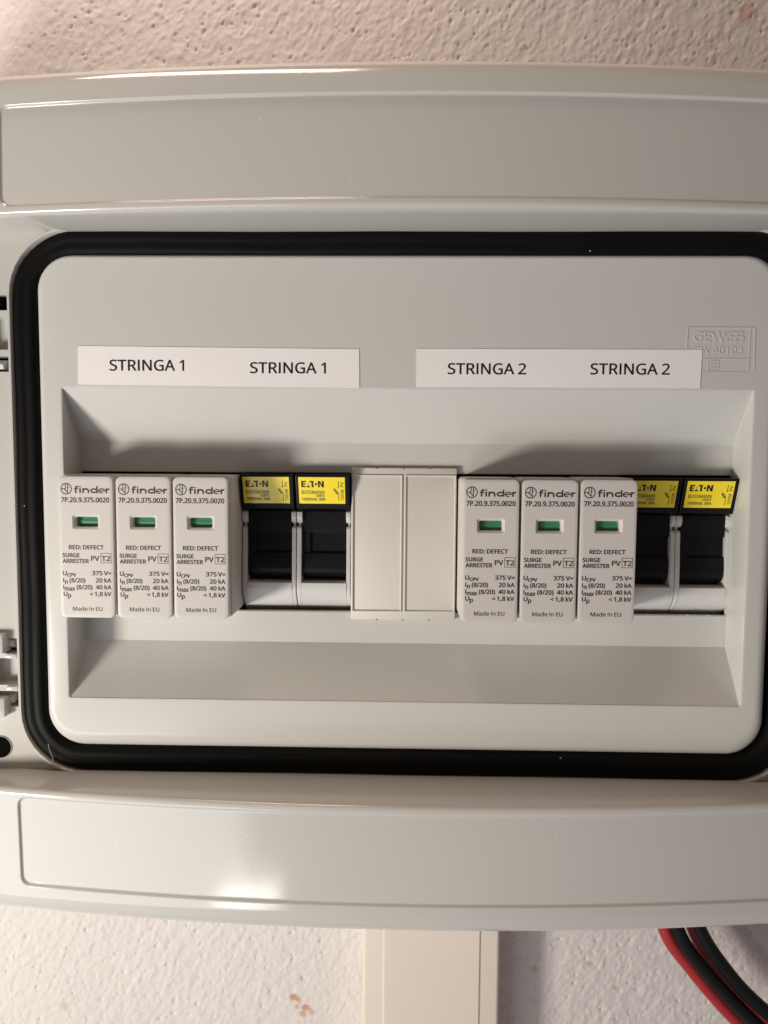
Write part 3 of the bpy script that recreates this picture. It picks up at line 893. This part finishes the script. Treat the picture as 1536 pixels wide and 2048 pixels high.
    # f
    stroke(k, [(u + .5, zb_), (u + .5, zb_ + 1.5)] + arc(u + .5 + .42, zb_ + 1.55, .42, 180, 90, 6) + [(u + 1.35, zb_ + 1.97)], wv, Y)
    stroke(k, [(u, zb_ + 1.28), (u + 1.3, zb_ + 1.28)], .38, Y)
    # i
    u2 = u + 1.85
    stroke(k, [(u2, zb_), (u2, zb_ + xh)], wv, Y)
    stroke(k, [(u2, zb_ + 1.75), (u2, zb_ + 2.15)], wv, Y)
    # n
    u3 = u + 2.75
    stroke(k, [(u3, zb_), (u3, zb_ + xh)], wv, Y)
    stroke(k, [(u3, zb_ + .95)] + arc(u3 + .85, zb_ + .72, .78, 150, 0, 9, .56) + [(u3 + 1.63, zb_)], wv, Y)
    # d
    u4 = u + 6.05
    stroke(k, [(u4 + .95, zb_), (u4 + .95, zb_ + asc)], wv, Y)
    stroke(k, arc(u4, zb_ + .75, .88, 40, 320, 20, .52), .48, Y)
    # e
    u5 = u + 8.45
    stroke(k, [(u5 - .8, zb_ + .74), (u5 + .92, zb_ + .74)] + arc(u5, zb_ + .74, .92, 0, 292, 22, .64), .34, Y)
    # r
    u6 = u + 9.85
    stroke(k, [(u6, zb_), (u6, zb_ + xh)], wv, Y)
    stroke(k, [(u6, zb_ + .7)] + arc(u6 + .6, zb_ + .72, .55, 160, 85, 6, .54) + [(u6 + .95, zb_ + 1.24)], wv * .95, Y)
    k.build('printed_logo', M_INK, t, o, smooth=0)
    return t


def mod_x(k):
    return -105 + 17.5 * (k + .5)


def fuse_x(k):
    return {3: -43.55, 4: -25.75, 10: 79.0, 11: 96.75}[k]


ARR = [(0, 'grey surge arrester at the far left of the module row, against the left recess wall'),
       (1, 'grey surge arrester in the middle of the left three, second from the left recess wall'),
       (2, 'grey surge arrester left of and touching the glinting yellow-labelled fuse holder'),
       (7, 'grey surge arrester directly right of the plain blanking plate'),
       (8, 'grey surge arrester in the middle of the three right of the blanking plate'),
       (9, 'grey surge arrester that overlaps the partly hidden yellow-labelled fuse holder at its right')]
first = surge_arrester(mod_x(0), ARR[0][1])
JIT = {1: (0.05, 0.0, 0.0), 2: (-0.05, 0.1, 0.0), 7: (0.1, 0.0, -0.1), 8: (0.15, 0.0, -0.1), 9: (0.15, 0.0, 0.05)}
for k, lab in ARR[1:]:
    c = copy_tree(first)
    j = JIT[k]
    c.location = Vector((mod_x(k) + j[0], 45 + j[1], j[2])) * S
    c['label'] = lab


# ================================================================== fuse holders
def fuse_holder(cxm, label):
    o = (0, 45, 0)
    t = thing('fuse_holder', label, 'fuse holder', (cxm, 45, 0), 'fuse holders in the module row')
    b = MB()
    # pale housing: lower apron, two side rails with a knob and a notch
    b.prism([(40, -12.9), (12.3, -12.9), (11.7, -13.2), (11.55, -15.0), (11.9, -16.1), (12.7, -17.6), (14.0, -19.4), (16.0, -21.5), (18, -23.2), (21, -25.2), (40, -26.0)],
            -7.3, 7.45, 0.0)
    for s_ in (-1, 1):
        xa, xb = (-8.75, -7.3) if s_ < 0 else (7.45, 8.75)
        b.prism([(40, 5.2), (13.2, 5.2), (12.6, 4.6), (12.4, -2.6), (12.2, -3.0), (11.9, -13.0), (11.8, -15.0), (12.1, -16.2), (12.9, -17.7), (14.2, -19.5), (16.2, -21.6),
                 (18.2, -23.3), (21.2, -25.3), (40, -26.1)], xa, xb, 0.12)
        b.prism([(40, 10.4), (13.0, 10.4), (12.2, 10.0), (12.0, 8.4), (12.6, 7.2), (13.6, 6.4), (40, 6.4)], xa + (.0 if s_ < 0 else -.15), xb + (.35 if s_ < 0 else .0), 0.15)
        b.prism([(40, 6.5), (14.4, 6.5), (14.4, 5.1), (40, 5.1)], xa + .3, xb - .3)
    b.build('housing', M_HOUS, t, o, smooth=50)
    d = MB()
    # sloping head that carries the label
    d.prism([(40, 22.4), (7.2, 22.4), (6.85, 22.1), (6.95, 21.6), (10.3, 12.4), (10.7, 11.3), (11.4, 10.8), (40, 10.6)], -8.55, 8.6, 0.3)
    # drawer face in two halves, with a finger pocket on the right
    d.prism([(40, 10.5), (13.5, 10.5), (13.3, 10.2), (13.9, 3.1), (40, 3.1)], -7.2, 0.37, 0.04)
    d.prism([(40, 10.5), (13.55, 10.5), (13.35, 10.2), (13.95, 3.1), (40, 3.1)], 0.41, 7.35, 0.04)
    d.prism([(40, 3.05), (13.95, 3.05), (14, -3.4), (40, -3.4)], -7.2, -4.6, 0.1)
    d.prism([(40, 3.05), (15.0, 3.05), (14.7, -3.2), (40, -3.2)], -4.6, 7.35)
    bul = [(40, -3.35), (13.9, -3.35), (13.6, -3.7), (13.3, -6.0), (13.2, -8.6), (13.5, -9.9), (14.1, -10.8), (15.2, -11.5), (16.8, -11.9), (40, -12.0)]
    d.prism(bul, -7.0, 0.27, 0.05)
    d.prism(bul, 0.31, 7.15, 0.05)
    d.prism([(40, -11.9), (17.8, -11.9), (17.8, -12.95), (40, -12.95)], -7.2, 7.3)
    d.build('drawer', M_BLACK, t, o, smooth=12)

    def tilt(z):
        return 6.95 + (21.6 - z) * (3.35 / 9.2) - 0.06
    lb = MB()
    x0, x1, z0, z1 = -7.6, 7.2, 12.95, 21.5
    lb.add([(x0, tilt(z1), z1), (x1, tilt(z1), z1), (x1 + .0, tilt(z0), z0), (x0, tilt(z0), z0),
            (x0, tilt(z1) + .09, z1), (x1, tilt(z1) + .09, z1), (x1, tilt(z0) + .09, z0), (x0, tilt(z0) + .09, z0)],
           [(3, 2, 1, 0), (0, 1, 5, 4), (1, 2, 6, 5), (2, 3, 7, 6), (3, 0, 4, 7)])
    lo_ = lb.build('rating_label', M_YEL, t, o, smooth=0)
    k = MB()
    T = lambda z: tilt(z) - 0.008
    L0, T0 = x0, z1

    def tx(s, u0, u1, v, cap, bold=0.12):
        text(k, s, L0 + u0, L0 + u1, T0 - v, cap, 0.0, bold, tilt=T)

    def poly(pts):
        m0 = len(k.v)
        k.outline([[(L0 + a, T0 - b) for a, b in pts]], 0.0)
        k.v[m0:] = [(a, T(c), c) for a, b, c in k.v[m0:]]
    # logotype
    poly([(.9, 1.2), (2.55, 1.2), (2.4, 1.65), (1.55, 1.65), (1.55, 2.0), (2.35, 2.0), (2.2, 2.45), (1.55, 2.45), (1.55, 2.8), (2.3, 2.8), (2.15, 3.25), (.9, 3.25)])
    poly([(3.1, 1.75), (3.4, 2.3), (2.95, 2.3)])
    poly([(2.75, 2.7), (3.5, 2.7), (3.7, 3.25), (2.5, 3.25)])
    poly([(3.5, 1.2), (5.05, 1.2), (4.85, 1.65), (4.75, 2.2), (4.95, 3.25), (4.2, 3.25), (4.15, 1.7), (3.65, 1.7)])
    poly([(5.6 + .38 * math.cos(a * math.pi / 8), 2.22 + .38 * math.sin(a * math.pi / 8)) for a in range(16)])
    poly([(6.2, 1.2), (6.95, 1.2), (7.5, 2.35), (7.5, 1.2), (8.15, 1.2), (8.15, 3.25), (7.45, 3.25), (6.8, 2.0), (6.8, 3.25), (6.2, 3.25)])
    tx('BUSSMANN', .95, 8.15, 5.4, 1.12, 0.06)
    tx('SERIES', 5.5, 8.25, 6.35, .8, 0.06)
    tx('1000Vdc 30A', .95, 8.5, 7.55, .9, 0.09)

    def st(pts, wd=0.19):
        stroke(k, [(L0 + a, T0 - b) for a, b in pts], wd, 0.0, tilt=T)
    st([(12.75, 1.2), (12.75, 3.1)])
    st([(12.3, 3.15), (13.15, 3.15)], .16)
    st([(11.15, 3.5), (11.55, 4.2)])
    st([(11.25, 4.05), (11.75, 3.8), (12.65, 5.05), (12.15, 5.35), (11.22, 4.02)])
    st([(11.5, 4.1), (12.75, 5.6), (12.75, 7.7)])
    text(k, 'PV', L0 + 14.35, None, T0 - 3.0, 0.95, 0.0, 0.06, rot=True, tilt=T)
    text(k, '10X38', L0 + 14.35, None, T0 - 7.45, 0.9, 0.0, 0.06, rot=True, tilt=T)
    k.build('lettering', M_BINK, lo_, o, smooth=0)
    return t


FUS = [(3, 'black fuse holder whose yellow label has a bright glint, beside the left three surge arresters'),
       (4, 'black fuse holder with a yellow label, directly left of the blanking plate'),
       (10, 'black fuse holder with its yellow label partly hidden behind a surge arrester'),
       (11, 'black fuse holder with a fully visible yellow label at the right end of the row')]
ff = fuse_holder(fuse_x(3), FUS[0][1])
for k, lab in FUS[1:]:
    c = copy_tree(ff)
    c.location = Vector((fuse_x(k), 45, -0.0 if k < 10 else -0.35)) * S
    c['label'] = lab

# ================================================================== blanking plate
bl = thing('blanking_plate', 'plain beige grey two-module blanking plate covering the middle of the opening', 'blanking plate', (0.2, 12.6, 0))
BL = (0.2, 12.6, 0)
b = MB()
XA, XB = -16.75, 17.2
b.box(XA, XB, 10.9, 12.45, -24.85, 24.55, 0.35)
b.box(XA + .1, XB - .1, 12.3, 24, -22.3, 22.4, 0.2)
b.build('plate', M_BLANK, bl, BL, smooth=40)
b = MB()
for (xa, xb) in ((XA + .35, -0.3), (0.55, XB - .35)):
    loop_o = (xa, xb, -22.2, 22.3, .25)
    b.loft([rr(*loop_o, -.08, 3, 10.95), rr(*loop_o, 0, 3, 10.45), rr(*loop_o, .08, 3, 10.38), rr(*loop_o, .34, 3, 10.38), rr(*loop_o, .42, 3, 10.45), rr(*loop_o, .5, 3, 10.85)])
b.build('raised_frame', M_BLANK, bl, BL, smooth=40)
for zz, sg in ((24.45, 1), (-24.75, -1)):
    for xx in (-8.3, 0.2, 8.7):
        b = MB()
        b.add([(xx - .35, 10.86, zz + .12 * sg), (xx + .35, 10.86, zz + .12 * sg), (xx, 10.86, zz - .3 * sg)], [(0, 1, 2)])
        b.build('notch_shade', M_DARK, bl, BL, smooth=0)  # flat black triangle drawn as the shade of a notch


# ================================================================== printed tape labels
def tape(corners, words, label):
    xs_ = [c[0] for c in corners]
    o = (sum(xs_) / 4, 0, 55)
    n, q = 14, MB()
    rows = []
    for j in range(5):
        row = []
        for i in range(n + 1):
            a = Vector(corners[0]).lerp(Vector(corners[1]), i / n)
            c2 = Vector(corners[3]).lerp(Vector(corners[2]), i / n)
            pt = c2.lerp(a, j / 4)
            row.append((pt.x, -0.21 - 0.02 * math.sin(i * .9 + j), pt.y))
        rows.append(row)
    q.grid(rows)
    per = rows[0] + [r[-1] for r in rows[1:]] + rows[-1][-2::-1] + [r[0] for r in rows[-2:0:-1]]
    q.loft([per, [(a, -0.01, c) for a, b, c in per]])
    t = q.build('label_tape', M_PAPER, None, o, loc=o)
    tag(t, label, 'label', 'printed tape labels above the modules')
    for s_, x0, x1, zb_ in words:
        k = MB()
        text(k, s_, x0, x1, zb_, 3.2, -0.245, 0.17)
        k.build('lettering', M_BINK, t, o, smooth=0)


tape([(-99.7, 61.25), (-13.75, 60.55), (-13.6, 48.9), (-99.9, 49.65)],
     [('STRINGA 1', -90.0, -67.2, 53.85), ('STRINGA 1', -46.9, -23.9, 53.25)], 'white tape label printed STRINGA 1 twice, above the left modules')
tape([(3.65, 60.75), (89.2, 60.75), (89.0, 49.3), (3.7, 49.35)],
     [('STRINGA 2', 13.2, 36.7, 53.2), ('STRINGA 2', 56.1, 79.7, 53.3)], 'white tape label printed STRINGA 2 twice, above the right modules')

# ================================================================== trunking and cables below the box
tr = thing('cable_trunking', 'cream plastic cable trunking running down the wall below the box', 'trunking', (12, WALL_Y, -150))
TO = (12, WALL_Y, -150)
b = MB()
n_ = []
for z in (-420, -118):
    loop = rr(-14.9, 41.2, 63.2, 84.9, 1.4, 0, 5, 0)
    n_.append([(a, c, z) for a, _, c in loop])
b.loft(n_, True, True)
b.build('trunking_base', M_TRUNK, tr, TO, smooth=50, recalc=True)
b = MB()
n_ = []
for z in (-420, -117.5):
    loop = [(-6.3, 63.25), (-6.2, 62.8), (-5.9, 62.6), (32.8, 62.6), (33.1, 62.8), (33.2, 63.25)]
    n_.append([(a, c, z) for a, c in loop])
b.loft(n_, True, True)
b.build('trunking_lid', M_TRUNK, tr, TO, smooth=30, recalc=True)


def bez(pts, n=48):
    """Catmull-Rom through the points"""
    P = [Vector(p) for p in pts]
    P = [P[0] * 2 - P[1]] + P + [P[-1] * 2 - P[-2]]
    out = []
    for i in range(1, len(P) - 2):
        for k in range(n // (len(P) - 3)):
            t = k / (n // (len(P) - 3))
            a, b_, c_, d_ = P[i - 1], P[i], P[i + 1], P[i + 2]
            out.append(0.5 * ((2 * b_) + (c_ - a) * t + (2 * a - 5 * b_ + 4 * c_ - d_) * t * t + (3 * b_ - a - 3 * c_ + d_) * t ** 3))
    out.append(P[-2])
    return out


CB = [('red_cable', M_RED, 2.75, [(99, 66, -112), (101, 64, -135), (107.3, 62, -161.2), (118.2, 62, -177.5), (138.3, 63, -200.6), (165, 64, -225)], 'bright red cable, outermost left of the bundle below the box', 'red cables under the box'),
      ('black_cable', M_CBL, 2.7, [(103, 62, -112), (105, 60, -135), (110.9, 58, -158.5), (121.2, 58, -174.3), (143.5, 58, -197.8), (172, 59, -223)], 'black cable between the two red cables below the box', 'black cables under the box'),
      ('red_cable', M_RED, 2.7, [(113, 72, -112), (115, 71, -138), (121.0, 70, -163.5), (131.0, 69, -181.5), (150.5, 69, -201.5), (176, 69, -226)], 'red cable mostly hidden in shadow under the right black cable', 'red cables under the box'),
      ('black_cable', M_CBL, 2.75, [(110, 61, -112), (112, 60, -135), (119.4, 58, -157.9), (129.7, 58, -174.1), (144.8, 58, -190.4), (178, 59, -217)], 'black cable at the right edge of the bundle below the box', 'black cables under the box')]
for nm, mt, rad, pts, lab, grp in CB:
    q = MB()
    q.tube(bez(pts, 60), rad, 24)
    ob = q.build(nm, mt, None, pts[2], smooth=60, loc=pts[2])
    tag(ob, lab, 'cable', grp)

# ================================================================== stray fibre on the seal
q = MB()
q.tube(bez([(-111.7, -1.2, -63.2), (-111.0, -1.5, -65.6), (-110.3, -1.3, -67.8), (-110.7, -1.2, -69.3), (-111.8, -1.2, -69.9)], 32), 0.07, 6)
ob = q.build('stray_fibre', M_FIB, None, (-111, -1, -70), loc=(-111, -1, -70))
tag(ob, 'thin pale stray fibre lying on the black seal in the lower left corner', 'fibre')
